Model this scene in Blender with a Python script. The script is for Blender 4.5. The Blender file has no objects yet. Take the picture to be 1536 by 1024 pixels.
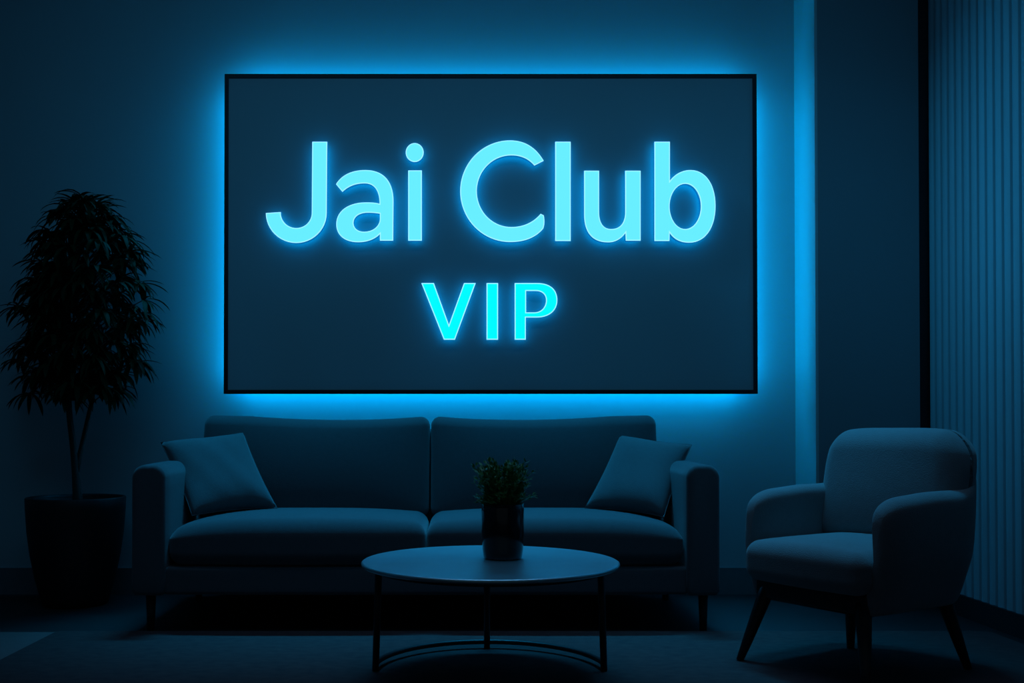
import bpy, bmesh, math, random
from mathutils import Vector, Matrix
random.seed(7)
COL = bpy.context.scene.collection
SC = bpy.context.scene
PI = math.pi

# ------------------------------------------------------------------ camera
F, CX, Y0, H, PITCH = 1500.0, 690.0, 640.0, 0.77, math.radians(0.7)
CY = Y0 - F * math.tan(PITCH)
cam_d = bpy.data.cameras.new('camera')
cam = bpy.data.objects.new('camera', cam_d)
COL.objects.link(cam)
cam.location = (0, 0, H)
cam.rotation_euler = (PI / 2 + PITCH, 0, 0)
cam_d.sensor_width = 36.0
cam_d.lens = F / 1536 * 36
cam_d.shift_x = (768 - CX) / 1536
cam_d.shift_y = (CY - 512) / 1536
cam_d.clip_start = 0.05
SC.camera = cam


def at(px, py, Y):
    """point at depth Y on the sight line through a pixel of the 1536x1024 frame"""
    x, y = (px - CX) / F, (CY - py) / F
    c, s = math.cos(PITCH), math.sin(PITCH)
    t = Y / (c - y * s)
    return Vector((x * t, Y, H + (s + y * c) * t))


# ------------------------------------------------------------------ materials
def new_mat(name):
    m = bpy.data.materials.new(name)
    m.use_nodes = True
    return m, m.node_tree.nodes, m.node_tree.links, m.node_tree.nodes['Principled BSDF']


def surface(name, col, rough=0.8, col2=None, scale=40, bump=0.0, bscale=None, sheen=0, metal=0, coat=0,
            spec=0.5, stretch=(1, 1, 1), trans=0):
    m, n, l, b = new_mat(name)
    b.inputs['Roughness'].default_value = rough
    b.inputs['Metallic'].default_value = metal
    b.inputs['Specular IOR Level'].default_value = spec
    if sheen:
        b.inputs['Sheen Weight'].default_value = sheen
        b.inputs['Sheen Roughness'].default_value = 0.5
    if coat:
        b.inputs['Coat Weight'].default_value = coat
        b.inputs['Coat Roughness'].default_value = 0.08
    tc = n.new('ShaderNodeTexCoord')
    mp = n.new('ShaderNodeMapping')
    mp.inputs['Scale'].default_value = stretch
    l.new(tc.outputs['Object'], mp.inputs['Vector'])
    nz = n.new('ShaderNodeTexNoise')
    nz.inputs['Scale'].default_value = scale
    nz.inputs['Detail'].default_value = 4
    l.new(mp.outputs['Vector'], nz.inputs['Vector'])
    mx = n.new('ShaderNodeMix')
    mx.data_type = 'RGBA'
    c2 = col2 if col2 else tuple(c * 0.85 for c in col)
    mx.inputs[6].default_value = (*col, 1)
    mx.inputs[7].default_value = (*c2, 1)
    l.new(nz.outputs['Fac'], mx.inputs[0])
    l.new(mx.outputs[2], b.inputs['Base Color'])
    if bump:
        n2 = n.new('ShaderNodeTexNoise')
        n2.inputs['Scale'].default_value = bscale or scale * 4
        n2.inputs['Detail'].default_value = 2
        l.new(mp.outputs['Vector'], n2.inputs['Vector'])
        bp = n.new('ShaderNodeBump')
        bp.inputs['Strength'].default_value = bump
        bp.inputs['Distance'].default_value = 0.003
        l.new(n2.outputs['Fac'], bp.inputs['Height'])
        l.new(bp.outputs['Normal'], b.inputs['Normal'])
    return m


def glow(name, col, strength):
    m, n, l, b = new_mat(name)
    b.inputs['Base Color'].default_value = (0.1, 0.3, 0.35, 1)
    b.inputs['Emission Color'].default_value = (*col, 1)
    b.inputs['Emission Strength'].default_value = strength
    return m


M = dict(
    wall=surface('painted_wall', (0.50, 0.51, 0.52), 0.75, (0.48, 0.49, 0.50), 3, 0.05, 120),
    pale=surface('glow_tinted_wall', (0.56, 0.58, 0.58), 0.75, (0.54, 0.56, 0.56), 3, 0.05, 120),  # paler copy of the wall colour, carries sign glow on the pier side
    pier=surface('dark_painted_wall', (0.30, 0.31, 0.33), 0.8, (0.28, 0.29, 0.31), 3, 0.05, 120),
    slat=surface('ribbed_panel', (0.42, 0.44, 0.46), 0.55, (0.37, 0.39, 0.41), 14, 0.05, 60, stretch=(1, 1, 0.1)),
    base=surface('baseboard_paint', (0.20, 0.21, 0.22), 0.5),
    trim=surface('dark_trim', (0.012, 0.012, 0.014), 0.6),
    ceil=surface('ceiling_paint', (0.25, 0.25, 0.26), 0.9),
    floor=surface('dark_floor', (0.020, 0.021, 0.022), 0.6, (0.014, 0.015, 0.016), 6, 0.1, 60, stretch=(1, 0.2, 1)),
    carpet=surface('pale_carpet', (0.22, 0.15, 0.145), 0.95, (0.18, 0.125, 0.12), 18, 0.6, 260, spec=0.1),
    rug=surface('blue_grey_rug', (0.125, 0.075, 0.070), 0.95, (0.045, 0.036, 0.040), 22, 0.8, 240, spec=0.1, stretch=(1, 1.6, 1)),
    sofa=surface('sofa_fabric', (0.090, 0.093, 0.098), 0.9, (0.075, 0.078, 0.083), 60, 0.35, 420, sheen=0.25, spec=0.2),
    pillow=surface('pillow_fabric', (0.115, 0.12, 0.125), 0.9, (0.095, 0.10, 0.105), 50, 0.5, 360, sheen=0.25, spec=0.2),
    chair=surface('chair_fabric', (0.24, 0.245, 0.25), 0.9, (0.20, 0.205, 0.21), 45, 0.5, 300, sheen=0.25, spec=0.2),
    legs=surface('dark_wood', (0.018, 0.016, 0.015), 0.45, (0.011, 0.010, 0.010), 10, stretch=(6, 6, 0.6)),
    metal=surface('black_metal', (0.012, 0.013, 0.014), 0.4),
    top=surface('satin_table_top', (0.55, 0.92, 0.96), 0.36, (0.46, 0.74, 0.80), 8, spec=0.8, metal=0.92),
    pot=surface('black_planter', (0.012, 0.013, 0.014), 0.55, bump=0.05, bscale=60),
    glass=surface('black_gloss_pot', (0.006, 0.007, 0.008), 0.14, coat=0.6),
    soil=surface('soil', (0.02, 0.015, 0.01), 1, bump=0.8, bscale=90),
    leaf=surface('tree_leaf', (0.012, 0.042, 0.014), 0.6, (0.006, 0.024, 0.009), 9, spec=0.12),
    frond=surface('herb_leaf', (0.08, 0.26, 0.05), 0.45, (0.05, 0.17, 0.035), 30),
    bark=surface('bark', (0.07, 0.06, 0.05), 0.9, (0.04, 0.035, 0.03), 30, 0.8, 90, stretch=(1, 1, 0.3)),
    panel=surface('sign_panel', (0.46, 0.475, 0.50), 0.45, (0.445, 0.46, 0.485), 2, spec=0.4),
    frame=surface('sign_frame', (0.008, 0.009, 0.012), 0.5),
    led=glow('led_strip', (0.0, 0.40, 0.95), 13.5),
    face=glow('letter_face', (0.14, 0.84, 2.0), 1.0),
    face2=glow('letter_face_cyan', (0.0, 0.95, 2.0), 1.0),
    bevel=glow('letter_bevel', (0.36, 0.95, 1.3), 1.0),
    side=glow('letter_side', (0.0, 0.12, 0.36), 1.0),
    back=glow('letter_back', (0.0, 0.36, 0.9), 2.3),
)


# ------------------------------------------------------------------ object helpers
def link(name, me, mats, parent=None, smooth=False):
    o = bpy.data.objects.new(name, me)
    COL.objects.link(o)
    for m in (mats if isinstance(mats, (list, tuple)) else [mats]):
        me.materials.append(m)
    if parent:
        o.parent = parent
    if smooth:
        for p in me.polygons:
            p.use_smooth = True
    return o


def obj(name, bm, mats, parent=None, smooth=False):
    bmesh.ops.recalc_face_normals(bm, faces=bm.faces[:])
    me = bpy.data.meshes.new(name)
    bm.to_mesh(me)
    bm.free()
    return link(name, me, mats, parent, smooth)


def thing(name, label, cat, loc=(0, 0, 0), rotz=0, group=None):
    o = bpy.data.objects.new(name, None)
    COL.objects.link(o)
    o.location = loc
    o.rotation_euler = (0, 0, rotz)
    o.empty_display_size = 0.1
    o['label'] = label
    o['category'] = cat
    if group:
        o['group'] = group
    return o


def tag(o, label, cat, group=None):
    o['label'] = label
    o['category'] = cat
    if group:
        o['group'] = group
    return o


def struct(name, bm, mat):
    o = obj(name, bm, mat)
    o['kind'] = 'structure'
    return o


def add_box(bm, lo, hi):
    v = [bm.verts.new((x, y, z)) for x in (lo[0], hi[0]) for y in (lo[1], hi[1]) for z in (lo[2], hi[2])]
    for q in ((0, 1, 3, 2), (4, 6, 7, 5), (0, 4, 5, 1), (2, 3, 7, 6), (0, 2, 6, 4), (1, 5, 7, 3)):
        bm.faces.new([v[i] for i in q])
    return bm


def box(lo, hi):
    return add_box(bmesh.new(), lo, hi)


def soft_box(size, r, fn=None, mid=12, k=5, bm=None):
    """rounded box centred on the origin with enough grid to be bent by fn"""
    bm = bm or bmesh.new()
    h = [s / 2 for s in size]
    r = min(r, min(h) * 0.98)

    def coords(hh):
        e = [-hh + r * (1 - math.cos(i / k * PI / 2)) * 1.0 for i in range(k)]
        # tan spacing so the rounded part is even
        e = [-(hh - r) - r * math.tan((1 - i / k) * PI / 4) for i in range(k)]
        m = [-(hh - r) + 2 * (hh - r) * i / mid for i in range(mid + 1)]
        return e + m + [-x for x in reversed(e)]
    cs = [coords(x) for x in h]
    N = [len(c) for c in cs]
    cache = {}

    def vert(i, j, l):
        key = (i, j, l)
        if key not in cache:
            p = Vector((cs[0][i], cs[1][j], cs[2][l]))
            q = Vector([max(-(h[a] - r), min(h[a] - r, p[a])) for a in range(3)])
            d = p - q
            if d.length > 1e-9:
                p = q + d.normalized() * r
            if fn:
                p = Vector(fn(p))
            cache[key] = bm.verts.new(p)
        return cache[key]
    for ax in range(3):
        a, b = [(1, 2), (2, 0), (0, 1)][ax]
        for side in (0, N[ax] - 1):
            for i in range(N[a] - 1):
                for j in range(N[b] - 1):
                    quad = []
                    for (di, dj) in ((0, 0), (1, 0), (1, 1), (0, 1)):
                        idx = [0, 0, 0]
                        idx[ax] = side
                        idx[a] = i + di
                        idx[b] = j + dj
                        quad.append(vert(*idx))
                    if len(set(quad)) == 4:
                        bm.faces.new(quad)
    return bm


def lathe(bm, prof, n=48, cx=0, cy=0):
    rings = []
    for (r, z) in prof:
        if r < 1e-6:
            rings.append([bm.verts.new((cx, cy, z))])
        else:
            rings.append([bm.verts.new((cx + r * math.cos(2 * PI * i / n), cy + r * math.sin(2 * PI * i / n), z)) for i in range(n)])
    for a, b in zip(rings, rings[1:]):
        for i in range(n):
            j = (i + 1) % n
            if len(a) == 1 and len(b) == 1:
                continue
            if len(a) == 1:
                bm.faces.new((a[0], b[j], b[i]))
            elif len(b) == 1:
                bm.faces.new((a[i], a[j], b[0]))
            else:
                bm.faces.new((a[i], a[j], b[j], b[i]))
    return bm


def tube(bm, pts, rad, n=10, squash=None):
    """tube through points with a radius per point"""
    pts = [Vector(p) for p in pts]
    if not isinstance(rad, (list, tuple)):
        rad = [rad] * len(pts)
    rings = []
    ref = None
    for i, p in enumerate(pts):
        t = (pts[min(i + 1, len(pts) - 1)] - pts[max(i - 1, 0)]).normalized()
        if ref is None:
            ref = Vector((0, 0, 1)) if abs(t.z) < 0.9 else Vector((1, 0, 0))
        a = (ref - t * ref.dot(t)).normalized()
        b = t.cross(a)
        ref = a
        rings.append([bm.verts.new(p + (a * math.cos(2 * PI * k / n) + b * math.sin(2 * PI * k / n)) * rad[i]) for k in range(n)])
    for A, B in zip(rings, rings[1:]):
        for k in range(n):
            bm.faces.new((A[k], A[(k + 1) % n], B[(k + 1) % n], B[k]))
    bm.faces.new(rings[0])
    bm.faces.new(rings[-1])
    return bm


def smooth(a, b, x):
    t = max(0, min(1, (x - a) / (b - a)))
    return t * t * (3 - 2 * t)


# ------------------------------------------------------------------ room
WB = 4.62          # back wall
PX, PY = 1.562, 4.355   # pier corner
RX = 2.066         # right wall
XL, CZ, YN = -3.0, 3.05, -1.2
struct('floor', box((XL, YN, -0.1), (RX + .15, WB + .15, 0)), M['floor'])
struct('ceiling', box((XL, YN, CZ), (RX + .15, WB + .15, CZ + .1)), M['ceil'])
struct('wall_back', box((XL, WB, 0), (PX + 0.001, WB + .15, CZ)), M['wall'])
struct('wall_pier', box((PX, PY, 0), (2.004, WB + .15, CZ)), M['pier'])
# side face of the pier, the sign's light put into its paler colour
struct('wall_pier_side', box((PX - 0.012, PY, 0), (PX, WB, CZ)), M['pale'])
struct('wall_left', box((XL - .15, YN, 0), (XL, WB + .15, CZ)), M['wall'])
struct('trim_1', box((2.004, PY + 0.02, 0), (RX + .15, WB + .15, CZ)), M['trim'])
# ribbed right wall, one closed strip with rounded ribs
bm = bmesh.new()
pitch = 0.060
prof = []
y = PY + 0.015
while y > YN:
    for k in range(9):
        u = k / 8
        d = 0.0 if (k == 0 or k == 8) else 0.022 * (math.sin(PI * (0.08 + 0.84 * u))) ** 0.7 + 0.001
        prof.append((RX + 0.003 - d, y - u * (pitch - 0.006)))
    prof.append((RX + 0.003, y - pitch + 0.001))
    y -= pitch
lo = [bm.verts.new((a, b, 0.0)) for a, b in prof]
hi = [bm.verts.new((a, b, CZ)) for a, b in prof]
for i in range(len(prof) - 1):
    bm.faces.new((lo[i], lo[i + 1], hi[i + 1], hi[i]))
b0, b1 = bm.verts.new((RX + .15, prof[0][1], 0)), bm.verts.new((RX + .15, prof[0][1], CZ))
b2, b3 = bm.verts.new((RX + .15, prof[-1][1], 0)), bm.verts.new((RX + .15, prof[-1][1], CZ))
bm.faces.new((lo[0], hi[0], b1, b0))
bm.faces.new((lo[-1], b2, b3, hi[-1]))
bm.faces.new((b0, b1, b3, b2))
bm.faces.new(lo + [b2, b0])
bm.faces.new(hi + [b3, b1])
struct('wall_right', bm, M['slat'])
struct('baseboard_back', box((XL, WB - 0.014, 0), (PX - 0.012, WB, 0.122)), M['base'])
bm = box((PX - 0.024, PY - 0.012, 0), (PX - 0.012, WB - 0.014, 0.122))
struct('baseboard_pier', bm, M['base'])
struct('baseboard_pier_front', box((PX - 0.012, PY - 0.012, 0), (2.004, PY, 0.122)), M['base'])
struct('baseboard_right', box((RX - 0.030, YN, 0), (RX - 0.0145, PY + 0.01, 0.086)), M['trim'])
struct('baseboard_left', box((XL, YN, 0), (XL + 0.014, WB - 0.014, 0.122)), M['base'])

# ------------------------------------------------------------------ carpets
c = obj('carpet', soft_box((2.55, 3.6, 0.005), 0.002, mid=4, k=2), M['carpet'])
c.location = (-1.60, 1.94, 0.003)
tag(c, 'pale grey flat carpet on the floor at lower left, its edge showing beside the rug', 'carpet')
r = obj('area_rug', soft_box((3.47, 3.6, 0.006), 0.0025, mid=6, k=3), M['rug'])
r.location = (0.235, 1.93, 0.0088)
tag(r, 'large blue grey low pile rug under the coffee table and sofa front', 'rug')
RUG = 0.0123

# ------------------------------------------------------------------ sign
YP = 4.50
sign = thing('wall_sign', 'large dark rectangular backlit wall sign with glowing cyan lettering above the sofa', 'sign', (0.14, YP, 0.92))
inv = Matrix.Translation(-Vector((0.14, YP, 0.92)))


def under(o, root=sign):
    o.parent = root
    o.matrix_parent_inverse = Matrix.Translation(-root.location) if not root.rotation_euler.z else root.matrix_basis.inverted()
    return o


A, B = at(337, 111, YP), at(1136.5, 590.5, YP)
x0, x1, z1, z0 = A.x, B.x, A.z, B.z
fw = 0.018
under(obj('panel', box((x0 + fw * .6, YP + 0.004, z0 + fw * .6), (x1 - fw * .6, YP + 0.022, z1 - fw * .6)), M['panel']))
for nm, lo_, hi_ in (('t', (x0, z1 - fw), (x1, z1)), ('b', (x0, z0), (x1, z0 + fw)),
                     ('l', (x0, z0 + fw), (x0 + fw, z1 - fw)), ('r', (x1 - fw, z0 + fw), (x1, z1 - fw))):
    under(obj('frame_rail', box((lo_[0], YP - 0.002, lo_[1]), (hi_[0], YP + 0.026, hi_[1])), M['frame']))
g = 0.045
for a, b in (((x0 + g, z1 - g - .012), (x1 - g, z1 - g)), ((x0 + g, z0 + g), (x1 - g, z0 + g + .012)),
             ((x0 + g, z0 + g + .012), (x0 + g + .012, z1 - g - .012)), ((x1 - g - .012, z0 + g + .012), (x1 - g, z1 - g - .012))):
    under(obj('led_strip', box((a[0], YP + 0.045, a[1]), (b[0], YP + 0.085, b[1])), M['led']))
# hidden mounting box that keeps the panel off the wall
under(obj('mounting_box', box((x0 + .10, YP + 0.022, z0 + .10), (x1 - .10, WB, z1 - .10)), M['frame']))


def arc(cx, cy, rx, ry, a0, a1, n=24):
    """screen-style angles in degrees, y grows downward"""
    return [(cx + rx * math.cos(math.radians(a0 + (a1 - a0) * i / n)), cy + ry * math.sin(math.radians(a0 + (a1 - a0) * i / n))) for i in range(n + 1)]


def bez(p0, p1, p2, p3, n=14):
    out = []
    for i in range(n + 1):
        t = i / n
        s = 1 - t
        out.append(tuple(s**3 * p0[k] + 3 * s*s*t * p1[k] + 3 * s*t*t * p2[k] + t**3 * p3[k] for k in (0, 1)))
    return out


def rect(xa, ya, xb, yb):
    return [(xa, ya), (xb, ya), (xb, yb), (xa, yb)]


G = {}
G['J'] = [[(468, 212), (491, 212), (490.3, 319)] + arc(444.3, 319, 46, 45.5, 0, 180)[1:] + [(421.3, 317.5)] + arc(444.3, 319, 23, 22.5, 180, 0)[1:-1] + [(467.3, 319)]]
G['a'] = [[(503.5, 276)] + bez((503.5, 276), (512, 262), (527, 254.5), (548, 254.5))[1:] + bez((548, 254.5), (576, 254.5), (590.5, 272), (590.5, 302))[1:]
          + [(590, 361), (569.5, 361), (569.5, 351.5)] + bez((569.5, 351.5), (562, 359), (551, 363.3), (537, 363.3))[1:]
          + bez((537, 363.3), (517, 363.3), (504, 353), (504, 336))[1:] + bez((504, 336), (504, 316), (522, 303), (549, 303))[1:]
          + bez((549, 303), (558, 303), (564, 303.5), (569, 305))[1:] + bez((569, 305), (569, 287), (562, 275), (547, 275))[1:]
          + bez((547, 275), (532, 275), (522, 280), (513.5, 288))[1:],
          bez((569.5, 320.5), (564, 319.5), (558, 319), (552, 319)) + bez((552, 319), (539, 319), (530.5, 325), (530.5, 334))[1:]
          + bez((530.5, 334), (530.5, 342), (537, 347), (546, 347))[1:] + bez((546, 347), (560, 347), (569.5, 338), (569.5, 328))[1:]]
G['i'] = [rect(612, 255, 633, 361), arc(622, 228.5, 13.8, 14.5, 0, 350, 28)]
cc = arc(765, 286.5, 75, 76.5, -90, -270, 40)
G['C'] = [bez((816, 241), (804, 220), (787, 210), (765, 210)) + cc[1:] + bez((765, 363), (788, 363), (804, 356), (815, 343))[1:]
          + bez((815, 343), (817.5, 337), (817.5, 330), (816, 322.5), 6)[1:] + [(811, 320)]
          + bez((811, 320), (800, 333), (785, 340), (767, 340))[1:] + arc(767, 286.5, 51.5, 53.5, 90, 270, 36)[1:]
          + bez((767, 233), (781, 233), (793, 238), (801.5, 248.5))[1:]]
G['l'] = [rect(832.6, 212, 856.4, 361.5)]
G['u'] = [[(876, 255.5), (899, 255.5), (899, 318)] + bez((899, 318), (899, 335), (906, 343), (917, 343))[1:] + bez((917, 343), (930, 343), (937.6, 334), (937.6, 318))[1:]
          + [(937.6, 255.5), (961.4, 255.5), (961.4, 361), (938.5, 361), (938, 350)] + bez((938, 350), (931, 359), (923, 363.5), (912, 363.5))[1:]
          + bez((912, 363.5), (888, 363.5), (876, 348), (876, 322))[1:]]
G['b'] = [[(981.5, 212), (1005.3, 212), (1005.3, 270)] + bez((1005.3, 270), (1013, 260), (1024, 254.5), (1036, 254.5))[1:]
          + bez((1036, 254.5), (1059, 254.5), (1073.8, 276), (1073.8, 308.5))[1:] + bez((1073.8, 308.5), (1073.8, 342), (1058, 364), (1034, 364))[1:]
          + bez((1034, 364), (1022, 364), (1012, 360), (1005, 350))[1:] + [(1004.5, 361.5), (981.5, 361.5)],
          arc(1028, 309.3, 23.2, 33.7, 0, 350, 36)]
G['V'] = [[(631.6, 424), (651, 424), (673.4, 486), (695.8, 424), (714, 424), (682.6, 509.5), (665.6, 509.5)]]
G['I'] = [rect(729.6, 424, 747.4, 509.5)]
G['P'] = [[(771.8, 424), (806, 424)] + bez((806, 424), (826, 424), (836.4, 434), (836.4, 450))[1:] + bez((836.4, 450), (836.4, 466), (824, 476.3), (805, 476.3))[1:]
          + [(789, 476.3), (789, 509.5), (771.8, 509.5)],
          [(789.5, 436.5), (804, 436.5)] + bez((804, 436.5), (813, 436.5), (818.8, 442), (818.8, 450))[1:] + bez((818.8, 450), (818.8, 460), (812, 468), (801, 468))[1:] + [(789.5, 468)]]

dg = bpy.context.evaluated_depsgraph_get()
YF, DEPTH = YP - 0.056, 0.022      # front of the letters
for ch in 'JaiClubVIP':
    cu = bpy.data.curves.new('letter_outline', 'CURVE')
    cu.dimensions = '2D'
    cu.fill_mode = 'BOTH'
    cu.extrude = DEPTH / 2
    cu.bevel_depth = 0.0050
    cu.bevel_resolution = 2
    cu.offset = -0.0050
    for cont in G[ch]:
        pts = [at(px, py, YF) for px, py in cont]
        # drop repeated points
        q = [pts[0]]
        for p in pts[1:]:
            if (p - q[-1]).length > 2e-4:
                q.append(p)
        if (q[-1] - q[0]).length < 2e-4:
            q.pop()
        sp = cu.splines.new('POLY')
        sp.points.add(len(q) - 1)
        for k, p in enumerate(q):
            sp.points[k].co = (p.x, p.z, 0, 1)
        sp.use_cyclic_u = True
    tmp = bpy.data.objects.new('letter_outline', cu)
    COL.objects.link(tmp)
    dg.update()
    me = bpy.data.meshes.new_from_object(tmp.evaluated_get(dg))
    bpy.data.objects.remove(tmp)
    me.name = 'letter'
    me.transform(Matrix.Translation((0, YF + DEPTH / 2 + 0.005, 0)) @ Matrix(((1, 0, 0, 0), (0, 0, -1, 0), (0, 1, 0, 0), (0, 0, 0, 1))))
    me.materials.clear()
    face = M['face2'] if ch in 'VIP' else M['face']
    lt = link('letter', me, [face, M['bevel'], M['side'], M['back']])
    for p in me.polygons:
        ny = p.normal.y
        p.material_index = 0 if ny < -0.98 else 1 if ny < -0.3 else 3 if ny > 0.9 else 2
    lt['label'] = 'glowing cyan letter ' + ch
    under(lt)

# ------------------------------------------------------------------ sofa
SX, SY = -0.1275, 3.72
sofa = thing('sofa', 'dark grey two cushion fabric sofa with low square arms below the sign', 'sofa', (SX, SY, 0))


def part(root, name, size, r, loc, mat, fn=None, mid=12, k=5):
    o = obj(name, soft_box(size, r, fn, mid, k), mat, root, smooth=True)
    o.location = loc
    return o


HW = 1.0955
AW = 0.124
for s in (-1, 1):
    half, ztop, rr = AW / 2, 0.627, 0.046
    pr = []
    for k in range(9):
        a = PI / 2 * k / 8
        pr.append((half - rr + rr * math.cos(a), ztop - rr + rr * math.sin(a)))
    pr = pr + [(x * -1, z) for x, z in reversed(pr)]
    side_ = [(-half, 0.58 - (0.58 - 0.155) * k / 10) for k in range(1, 11)]
    pr = pr + side_ + [(-half + .012, 0.142), (half - .012, 0.142)] + [(-x, z) for x, z in reversed(side_)]
    bm = bmesh.new()
    rows = []
    stations = [(0, .016), (.002, .008), (.008, .002), (.018, 0)] + [(.018 + .764 * k / 12, 0) for k in range(1, 13)] + [(.792, .002), (.798, .008), (.80, .016)]
    for (yy, ins) in stations:
        rows.append([bm.verts.new((x * (1 - ins / half) + (.004 if yy > .05 else 0) * math.sin(5 * yy) * math.sin(6 * z), yy, 0.38 + (z - 0.38) * (1 - ins / 0.24) + 0.006 * math.sin(PI * yy / .8) * (1 if z > .5 else 0))) for x, z in pr])
    for A_, B_ in zip(rows, rows[1:]):
        for k in range(len(pr)):
            k2 = (k + 1) % len(pr)
            bm.faces.new((A_[k], A_[k2], B_[k2], B_[k]))
    bm.faces.new(rows[0])
    bm.faces.new(rows[-1])
    o = obj('armrest', bm, M['sofa'], sofa, True)
    o.location = (s * (HW - AW / 2), 0, 0)
part(sofa, 'base_frame', (2 * (HW - AW) + 0.02, 0.80, 0.105), 0.015, (0, 0.42, 0.142 + 0.0525), M['sofa'], mid=4, k=3)
part(sofa, 'backrest', (2 * HW - 2 * AW + 0.01, 0.15, 0.620), 0.035, (0, 0.79, 0.142 + 0.310), M['sofa'], mid=10)
cw = HW - AW
for s in (-1, 1):
    rnd = random.Random(3 + s)

    def seatf(p, s=s):
        x, y, z = p
        u, v = x / (cw / 2), y / 0.26
        w_ = smooth(-0.01, 0.07, z)
        if w_ > 0:
            crown = (1 - abs(u) ** 3.0) * (1 - abs(v) ** 4)
            z += 0.026 * w_ * max(0, crown)
            out = max(0, u * s)
            z -= 0.030 * w_ * out ** 4
        y -= 0.012 * (1 - u * u) * (1 if y < 0 else 0)
        return (x, y, z)
    part(sofa, 'seat_cushion', (cw - 0.004, 0.52, 0.165), 0.055, (s * cw / 2, 0.275, 0.248 + 0.0825), M['sofa'], seatf, mid=22, k=7)

    def backf(p, s=s):
        x, y, z = p
        u, v = x / (cw / 2), z / 0.215
        bulge = max(0, (1 - u * u)) ** 0.6 * max(0, 1 - v * v) ** 0.6
        if y < 0:
            y -= 0.035 * bulge
        y += 0.075 * (v + 1) / 2            # lean back
        if z > 0:
            z -= 0.015 * max(0, 1 - (u + 0.25 * s) ** 2 * 1.4) * v
            z += 0.006 * abs(u) ** 3 * v
        return (x, y, z)
    part(sofa, 'back_cushion', (cw - 0.008, 0.16, 0.43), 0.042, (s * cw / 2, 0.545, 0.385 + 0.215), M['sofa'], backf, mid=22, k=6)
for (lx, ly) in ((-1.035, 0.05), (1.042, 0.05), (-1.035, 0.74), (1.042, 0.74)):
    zb = 0.0
    bm = bmesh.new()
    tube(bm, [(lx, ly, 0.150), (lx, ly, zb)], [0.019, 0.013], 16)
    obj('leg', bm, M['legs'], sofa, True)


# ------------------------------------------------------------------ pillows
def pillow(label, BL, BR, TR, TL, depth_dir, thick=0.062):
    bl, br, tr, tl = map(Vector, (BL, BR, TR, TL))
    cen = (bl + br + tr + tl) / 4
    nrm = (br - bl).cross(tl - bl).normalized()
    if nrm.dot(Vector(depth_dir)) < 0:
        nrm = -nrm
    bm = bmesh.new()
    n = 26
    grid = {}
    for side in (1, -1):
        for i in range(n + 1):
            for j in range(n + 1):
                if side == -1 and (i in (0, n) or j in (0, n)):
                    grid[(side, i, j)] = grid[(1, i, j)]
                    continue
                u, v = i / n, j / n
                # edges bow inward, corners stay
                a, b = 2 * u - 1, 2 * v - 1
                pu = 0.5 + 0.5 * a * (1 - 0.055 * (1 - b * b))
                pv = 0.5 + 0.5 * b * (1 - 0.055 * (1 - a * a))
                p = bl * (1 - pu) * (1 - pv) + br * pu * (1 - pv) + tr * pu * pv + tl * (1 - pu) * pv
                t = (max(0, 1 - a ** 4) * max(0, 1 - b ** 4)) ** 0.55
                t *= 0.9 + 0.1 * math.cos(2.5 * a + 1.7 * b)
                w = 0.0012 * math.sin(9 * a + 5 * b) * t
                p = p + nrm * (side * thick * t + w)
                grid[(side, i, j)] = bm.verts.new(p - cen)
    for side in (1, -1):
        for i in range(n):
            for j in range(n):
                bm.faces.new([grid[(side, i, j)], grid[(side, i + 1, j)], grid[(side, i + 1, j + 1)], grid[(side, i, j + 1)]])
    o = obj('throw_pillow', bm, M['pillow'], None, True)
    o.location = cen
    tag(o, label, 'pillow', 'throw pillows on the sofa')
    return o


def seam(o, BL, BR, TR, TL):
    bl, br, tr, tl = map(Vector, (BL, BR, TR, TL))
    cen = (bl + br + tr + tl) / 4
    pts = []
    n = 14
    for e in range(4):
        for i in range(n):
            t = i / n
            u, v = [(t, 0), (1, t), (1 - t, 1), (0, 1 - t)][e]
            a, b = 2 * u - 1, 2 * v - 1
            pu = 0.5 + 0.5 * a * (1 - 0.055 * (1 - b * b))
            pv = 0.5 + 0.5 * b * (1 - 0.055 * (1 - a * a))
            pts.append(bl * (1 - pu) * (1 - pv) + br * pu * (1 - pv) + tr * pu * pv + tl * (1 - pu) * pv - cen)
    pts.append(pts[0])
    bm = bmesh.new()
    tube(bm, pts, 0.0018, 6)
    obj('piping', bm, M['pillow'], o, True)


Lp = [at(288, 773, 3.93), at(416, 762, 4.08), at(365, 648, 4.235), at(240, 663, 4.12)]
o = pillow('grey square throw pillow leaning in the left corner of the sofa', *Lp, (1, -1, 0.3))
seam(o, *Lp)
Rp = [at(877, 762, 4.08), at(996, 775, 3.93), at(1038, 667, 4.12), at(930, 652, 4.235)]
o = pillow('grey square throw pillow leaning in the right corner of the sofa', *Rp, (-1, -1, 0.3))
seam(o, *Rp)

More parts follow.
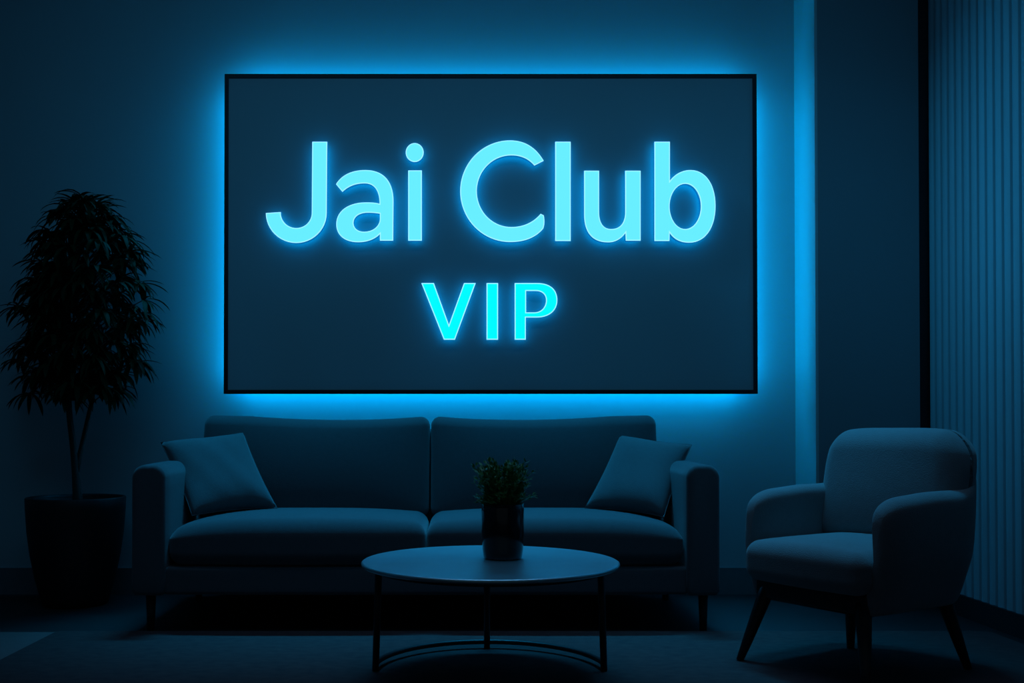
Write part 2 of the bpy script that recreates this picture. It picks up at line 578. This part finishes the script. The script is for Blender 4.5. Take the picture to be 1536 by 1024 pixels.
# ------------------------------------------------------------------ coffee table
TX, TY, TZ, TR = 0.0925, 3.08, 0.36, 0.395
table = thing('coffee_table', 'round low coffee table with thin dark satin top and curved black metal base', 'table', (TX, TY, 0))
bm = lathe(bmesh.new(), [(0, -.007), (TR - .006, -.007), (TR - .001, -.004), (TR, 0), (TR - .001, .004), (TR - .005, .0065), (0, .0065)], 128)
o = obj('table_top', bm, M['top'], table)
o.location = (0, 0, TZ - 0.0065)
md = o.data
for p in md.polygons:
    p.use_smooth = abs(p.normal.z) < 0.9
bm = lathe(bmesh.new(), [(TR - .055, -.024), (TR - .04, -.024), (TR - .04, -.0125), (TR - .055, -.0125), (TR - .055, -.024)], 96)
o = obj('under_ring', bm, M['metal'], table)
o.location = (0, 0, TZ - 0.0015)
RF = 0.357
angs = (174, 90, 6)
for a in angs:
    a = math.radians(a)
    bm = bmesh.new()
    ra = TR - 0.048
    if a == math.radians(90):
        ra = RF
    tube(bm, [(ra * math.cos(a), ra * math.sin(a), TZ - 0.016), (RF * math.cos(a), RF * math.sin(a), RUG)], [0.0115, 0.0105], 14)
    obj('leg', bm, M['metal'], table, True)
bm = bmesh.new()
tube(bm, [(RF * math.cos(math.radians(6 + 168 * i / 40)), RF * math.sin(math.radians(6 + 168 * i / 40)), 0.034) for i in range(41)], 0.0085, 10)
obj('stretcher', bm, M['metal'], table, True)

# ------------------------------------------------------------------ table plant
tp = thing('potted_herb', 'small feathery green plant in a glossy black pot on the coffee table', 'plant', (0.1335, 3.125, TZ + 0.0005))
prof = [(0, 0), (.056, 0), (.060, .004), (.0635, .03), (.0665, .09), (.0665, .150), (.0655, .170), (.063, .1715), (.061, .169), (.061, .152), (0, .152)]
obj('pot', lathe(bmesh.new(), prof, 56), M['glass'], tp, True)
obj('soil', lathe(bmesh.new(), [(0, .158), (.03, .157), (.0605, .1545), (.0605, .153), (0, .153)], 30), M['soil'], tp, True)
bm = bmesh.new()


def leaflet(bm, p, d, up, L, W):
    d = d.normalized()
    s = d.cross(up).normalized()
    v = [bm.verts.new(p), bm.verts.new(p + d * L * .45 + s * W), bm.verts.new(p + d * L), bm.verts.new(p + d * L * .45 - s * W)]
    m = bm.verts.new(p + d * L * .5 - up * W * .25)
    bm.faces.new((v[0], v[1], m))
    bm.faces.new((v[1], v[2], m))
    bm.faces.new((v[2], v[3], m))
    bm.faces.new((v[3], v[0], m))


stems = bmesh.new()
R = random.Random(11)
for i in range(210):
    a = R.uniform(0, 2 * PI)
    r0 = 0.045 * math.sqrt(R.random())
    sp = R.uniform(0.01, 0.060)
    hgt = R.uniform(0.02, 0.145) * (1 - 3.0 * max(0, sp - .04))
    base = Vector((r0 * math.cos(a), r0 * math.sin(a), 0.156))
    tip = base + Vector((math.cos(a) * sp, math.sin(a) * sp, hgt))
    ctl = base + Vector((math.cos(a) * sp * .2, math.sin(a) * sp * .2, hgt * .75))
    pts = [base * (1 - t) ** 2 + ctl * 2 * t * (1 - t) + tip * t * t for t in [k / 6 for k in range(7)]]
    tube(stems, pts, [0.0011 - 0.0001 * k for k in range(7)], 4)
    for k in range(2, 7):
        d = (pts[k] - pts[k - 1]).normalized()
        for q in range(4):
            dd = (d + Vector((R.uniform(-1, 1), R.uniform(-1, 1), R.uniform(-.6, .5)))).normalized()
            leaflet(bm, pts[k], dd, Vector((R.uniform(-.4, .4), R.uniform(-.4, .4), 1)).normalized(), R.uniform(.012, .022), R.uniform(.0026, .0050))
obj('stems', stems, M['frond'], tp)
obj('foliage', bm, M['frond'], tp)

# ------------------------------------------------------------------ floor plant
PXc, PYc = -1.672, 4.36
fp = thing('potted_tree', 'tall leafy indoor tree in a tapered black floor planter by the left wall area', 'plant', (PXc, PYc, 0))
fp['label'] = 'tall leafy indoor tree in a tapered black planter left of the sofa'
prof = [(0, 0), (.120, 0), (.132, .006), (.142, .03), (.166, .12), (.186, .22), (.199, .32), (.206, .42), (.2075, .462), (.204, .466), (.194, .466), (.192, .455), (.190, .425), (0, .425)]
obj('planter', lathe(bmesh.new(), prof, 72), M['pot'], fp, True)
obj('soil', lathe(bmesh.new(), [(0, .436), (.1, .434), (.189, .430), (.189, .426), (0, .426)], 40), M['soil'], fp, True)


def loc(px, py, Y):
    return at(px, py, Y) - Vector((PXc, PYc, 0))


bm = bmesh.new()
tube(bm, [loc(117, 765, 4.36), loc(116, 740, 4.36), loc(113, 705, 4.36), loc(110, 670, 4.355), loc(105, 630, 4.35), loc(101, 590, 4.34), loc(97, 520, 4.33), loc(100, 440, 4.33), loc(110, 380, 4.33)],
     [.026, .020, .0155, .014, .013, .012, .010, .008, .005], 12)
tube(bm, [loc(114, 715, 4.36), loc(119, 685, 4.37), loc(127, 650, 4.38), loc(136, 610, 4.38), loc(146, 560, 4.38), loc(150, 500, 4.37), loc(140, 430, 4.36)],
     [.012, .011, .0105, .0095, .008, .007, .004], 12)
obj('trunk', bm, M['bark'], fp, True)
leaves = bmesh.new()
twigs = bmesh.new()
R = random.Random(5)


def long_leaf(bm, p, d, L, W, droop):
    d = d.normalized()
    side = d.cross(Vector((0, 0, 1)))
    if side.length < 0.1:
        side = Vector((1, 0, 0))
    side.normalize()
    q = p.copy()
    dirv = d.copy()
    rows = []
    n = 6
    for k in range(n + 1):
        t = k / n
        w = W * (math.sin(PI * min(1, t * 0.93 + 0.07)) ** 0.7) if k < n else 0.0005
        up = side.cross(dirv).normalized()
        if up.z < 0 and abs(dirv.z) < 0.9:
            up = -up
        rows.append((bm.verts.new(q + side * w + up * w * .3), bm.verts.new(q), bm.verts.new(q - side * w + up * w * .3)))
        dirv = (dirv + Vector((0, 0, -droop / n))).normalized()
        q = q + dirv * (L / n)
        if PYc + q.y > 4.605:
            q.y = 4.605 - PYc
    for a, b in zip(rows, rows[1:]):
        bm.faces.new((a[0], a[1], b[1], b[0]))
        bm.faces.new((a[1], a[2], b[2], b[1]))


# crown outline: half widths in pixels by height
OUT = [(300, 112, 140), (330, 80, 170), (370, 60, 200), (420, 42, 205), (470, 30, 215), (520, 35, 205), (560, 40, 195), (600, 75, 165)]


def span(py):
    for (a, l0, r0), (b, l1, r1) in zip(OUT, OUT[1:]):
        if a <= py <= b:
            t = (py - a) / (b - a)
            return l0 + (l1 - l0) * t, r0 + (r1 - r0) * t
    return (112, 140) if py < 300 else (75, 165)


cents = []
for i in range(210):
    py = 304 + 288 * (i + 0.5) / 210
    l0, r0 = span(py)
    mid_, hw = (l0 + r0) / 2, (r0 - l0) / 2
    a = R.uniform(0, 2 * PI)
    rr = R.uniform(0.25, 1.0) ** 0.6
    px = mid_ + hw * rr * math.cos(a)
    dy = 0.20 * rr * math.sin(a)
    if dy > 0:
        dy *= 0.85
    cents.append((px, py, 4.345 + dy, px - mid_, dy))
for px, py, Y in ((124, 296, 4.34), (150, 315, 4.36), (95, 318, 4.33), (195, 378, 4.36), (208, 425, 4.34), (48, 425, 4.33), (200, 545, 4.34), (30, 540, 4.34), (45, 590, 4.3), (215, 450, 4.3), (28, 460, 4.3), (70, 345, 4.3)):
    cents.append((px, py, Y, px - 118, 0))
for (px, py, Y, ox, dy) in cents:
    c = loc(px, py, Y)
    outd = Vector((ox / 344, dy, 0))
    # twig from the trunk line
    tb = loc(108 + 0.2 * (px - 108), min(py + 55, 600), 4.35)
    tube(twigs, [tb, (tb + c) / 2 + Vector((0, 0, 0.015)), c], [.004, .003, .0022], 5)
    nl = R.randint(8, 11)
    for k in range(nl):
        a = 2 * PI * k / nl + R.uniform(-.4, .4)
        el = R.uniform(-0.15, 0.9)
        d = Vector((math.cos(a), math.sin(a), el)) + outd * 3.0
        if py < 320:
            d.z += 0.5
        long_leaf(leaves, c, d, R.uniform(.085, .150), R.uniform(.0075, .0120), R.uniform(0.8, 2.3))
obj('branches', twigs, M['bark'], fp, True)
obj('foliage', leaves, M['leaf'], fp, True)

# ------------------------------------------------------------------ armchair
ANG = math.radians(212)
CC = Vector((1.272, 3.215, 0))
# local axes: +x forward, +y towards the chair's left hand (away from the camera is -y here after turning)
chair = thing('armchair', 'dark grey curved fabric armchair on splayed dark wooden legs at right', 'armchair', CC, ANG)
# local y = (-sin, cos) of ANG = (0.53,-0.848): the near side is +y
HL, HWc = 0.285, 0.272
TH = 0.075


# plan path (centre line of the shell): near arm front -> back -> far arm front
path = []
xs_f, xb, yw, rc = 0.235, -0.258, HWc - TH / 2, 0.13
path += [(xs_f - (xs_f - xb - rc) * i / 16, yw) for i in range(16)]
path += [(xb + rc - rc * math.sin(a), yw - rc + rc * math.cos(a)) for a in [PI / 2 * i / 12 for i in range(13)]]
path += [(xb, (yw - rc) * (1 - 2 * i / 12)) for i in range(1, 12)]
path += [(xb + rc - rc * math.cos(a), -(yw - rc) - rc * math.sin(a)) for a in [PI / 2 * i / 12 for i in range(13)]]
path += [(xb + rc + (xs_f - xb - rc) * i / 16, -yw) for i in range(1, 17)]
NP = len(path)


def shell_top(x, y):
    """height of the shell's upper edge by plan position"""
    t = smooth(-0.12, -0.25, x)
    arm = 0.565 + 0.010 * smooth(0.15, -0.05, x)
    # front end of the arm rolls over
    f = max(0.0, (x - 0.10) / (xs_f + 0.03 - 0.10))
    arm -= 0.165 * (1 - math.sqrt(max(0, 1 - min(1, f) ** 2.6)))
    back = 0.675 - 0.020 * (abs(y) / 0.235) ** 3
    return arm * (1 - t) + back * t


def shell_ring(i):
    x, y = path[i]
    xa, ya = path[max(i - 1, 0)]
    xb_, yb_ = path[min(i + 1, NP - 1)]
    tx, ty = xb_ - xa, yb_ - ya
    L = math.hypot(tx, ty)
    nx, ny = -ty / L, tx / L      # inward or outward, sign fixed below
    if nx * (0.05 - x) + ny * (0 - y) > 0:
        nx, ny = -nx, -ny         # outward
    zt = shell_top(x, y)
    zb = 0.215
    h = TH / 2
    e = min(i, NP - 1 - i)
    if e < 5:                      # round the front end of the arms
        h *= [0.35, 0.62, 0.82, 0.93, 0.98][e]
    prof = []
    n = 8
    for k in range(n + 1):         # top roll, outside to inside
        a = PI * k / n
        prof.append((h * math.cos(a), zt - h * 0.9 + h * 0.9 * math.sin(a)))
    m = 12
    for k in range(1, m):
        prof.append((-h, (zt - h * .9) * (1 - k / m) + zb * k / m))
    prof.append((-h, zb + .01))
    prof.append((-h * .6, zb))
    prof.append((h * .5, zb))
    prof.append((h * .85, zb + .012))
    for k in range(1, m):
        prof.append((h, zb + .012 + (zt - h * .9 - zb - .012) * k / m))
    out = []
    for off, z in prof:
        # backrest leans back, body tucks in near the bottom
        lean = 0.055 * smooth(0.28, 0.77, z) * smooth(0.0, -0.2, x)
        tuck = -0.030 * smooth(0.40, 0.21, z)
        belly = 0.010 * math.sin(PI * max(0, min(1, (z - 0.21) / (zt - 0.21))))
        # thicker padded back
        thick = -0.03 * smooth(-0.12, -0.22, x) * (1 if off < 0 else 0) * smooth(0.30, 0.45, z)
        o_ = off + tuck + belly
        out.append((x + nx * (o_ + thick) - lean, y + ny * (o_ + thick), z))
    return out


bm = bmesh.new()
rings = [[bm.verts.new(p) for p in shell_ring(i)] for i in range(NP)]
K = len(rings[0])
for a, b in zip(rings, rings[1:]):
    for k in range(K):
        bm.faces.new((a[k], a[(k + 1) % K], b[(k + 1) % K], b[k]))
bm.faces.new(rings[0])
bm.faces.new(rings[-1])
shell = obj('shell', bm, M['chair'], chair, True)
sub = shell.modifiers.new('round', 'SUBSURF')
sub.levels = sub.render_levels = 1


def cush(p):
    x, y, z = p
    u, v = x / 0.26, y / 0.21
    if z > 0:
        z += 0.022 * max(0, 1 - abs(v) ** 2.6) * max(0, 1 - abs(u) ** 4)
    x += 0.018 * (1 - v * v) * (1 if x > 0 else 0)
    return (x, y * (1 + 0.03 * smooth(0, .26, x)), z)


o = obj('seat_cushion', soft_box((0.50, 0.440, 0.125), 0.045, cush, 18, 6), M['chair'], chair, True)
o.location = (0.035, 0, 0.338)


def lumb(p):
    x, y, z = p
    v, w = y / 0.2575, z / 0.20
    if x > 0:
        x += 0.020 * max(0, 1 - v * v) * max(0, 1 - w * w) - 0.02 * abs(v) ** 3
    x -= 0.050 * smooth(-.18, .2, z)
    y *= 1 - 0.07 * smooth(0.02, 0.2, z) ** 2
    z += (0.004 - 0.022 * abs(v) ** 4) * smooth(0.05, 0.19, z)
    return (x, y, z)


o = obj('back_cushion', soft_box((0.175, 0.515, 0.390), 0.072, lumb, 16, 7), M['chair'], chair, True)
o.location = (-0.172, 0, 0.568)
# rail under the seat
o = obj('seat_rail', soft_box((0.44, 0.42, 0.070), 0.014, None, 4, 3), M['legs'], chair, True)
o.location = (0.015, 0, 0.247)


def cl(px, py, Y):
    p = at(px, py, Y) - CC
    c_, s_ = math.cos(-ANG), math.sin(-ANG)
    return Vector((p.x * c_ - p.y * s_, p.x * s_ + p.y * c_, p.z))


def floor_pt(px, py, z=0.0):
    t = (z - H) / ((math.sin(PITCH) + (CY - py) / F * math.cos(PITCH)))
    Y = t * (math.cos(PITCH) - (CY - py) / F * math.sin(PITCH))
    return at(px, py, Y)


for (tx, ty, fx, fy, fz) in (((0.205), -0.172, 1110, 990, RUG), (0.205, 0.172, 1300, 1040, RUG), (-0.175, 0.172, 1452, 1003, RUG), (-0.175, -0.150, 1276, 972, RUG)):
    f = floor_pt(fx, fy, fz)
    f = cl(fx, fy, f.y)
    top = Vector((tx, ty, 0.27))
    bm = bmesh.new()
    mid_ = top.lerp(f, 0.5)
    tube(bm, [top, top.lerp(f, .25), mid_, top.lerp(f, .75), f], [.025, .023, .0195, .016, .0125], 16)
    for v in bm.verts:
        v.co.z = max(v.co.z, fz)
    obj('leg', bm, M['legs'], chair, True)

# ------------------------------------------------------------------ light


def area(name, loc_, aim, sx, sy, power, col, spread):
    l = bpy.data.lights.new(name, 'AREA')
    l.shape = 'RECTANGLE'
    l.size, l.size_y = sx, sy
    l.energy = power
    l.color = col
    l.spread = math.radians(spread)
    o = bpy.data.objects.new(name, l)
    COL.objects.link(o)
    o.location = loc_
    d = Vector(aim) - Vector(loc_)
    o.rotation_euler = d.to_track_quat('-Z', 'Y').to_euler()
    return o


area('added_fill', (-0.1, 4.38, 3.03), (-0.1, 3.90, 0.4), 2.4, 0.10, 7.0, (0.01, 0.46, 1.0), 35)  # unseen lamp added to brighten the sofa seat from above
area('added_fill', (-0.6, 3.85, 2.98), (2.03, 3.75, 1.45), 0.3, 0.3, 2.3, (0.02, 0.46, 1.0), 44)  # added wash for the ribbed right wall, no fixture behind it
area('added_fill', (1.30, 3.75, 3.03), (1.22, 3.22, 0.4), 0.5, 0.2, 1.3, (0.01, 0.47, 1.0), 36)  # extra lamp put in over the armchair to lift its seat and rims
area('added_fill', (0.1, 3.0, 3.03), (0.1, 3.1, 0), 2.8, 0.3, 1.7, (0.27, 0.55, 1.0), 60)  # added overhead fill for the rug and table top
area('added_fill', (0.0, 2.3, 3.02), (0.0, 4.6, 1.5), 3.6, 0.3, 4.3, (0.06, 0.50, 1.0), 95)  # added front fill that lifts the sign panel and back wall
w = bpy.data.worlds.new('world')
SC.world = w
w.use_nodes = True
bg = w.node_tree.nodes['Background']
bg.inputs['Color'].default_value = (0.24, 0.38, 0.50, 1)
bg.inputs['Strength'].default_value = 0.06

SC.view_settings.view_transform = 'Standard'
SC.view_settings.look = 'None'
SC.view_settings.exposure = 0.0
SC.view_settings.gamma = 1.0
SC.view_settings.use_curve_mapping = False
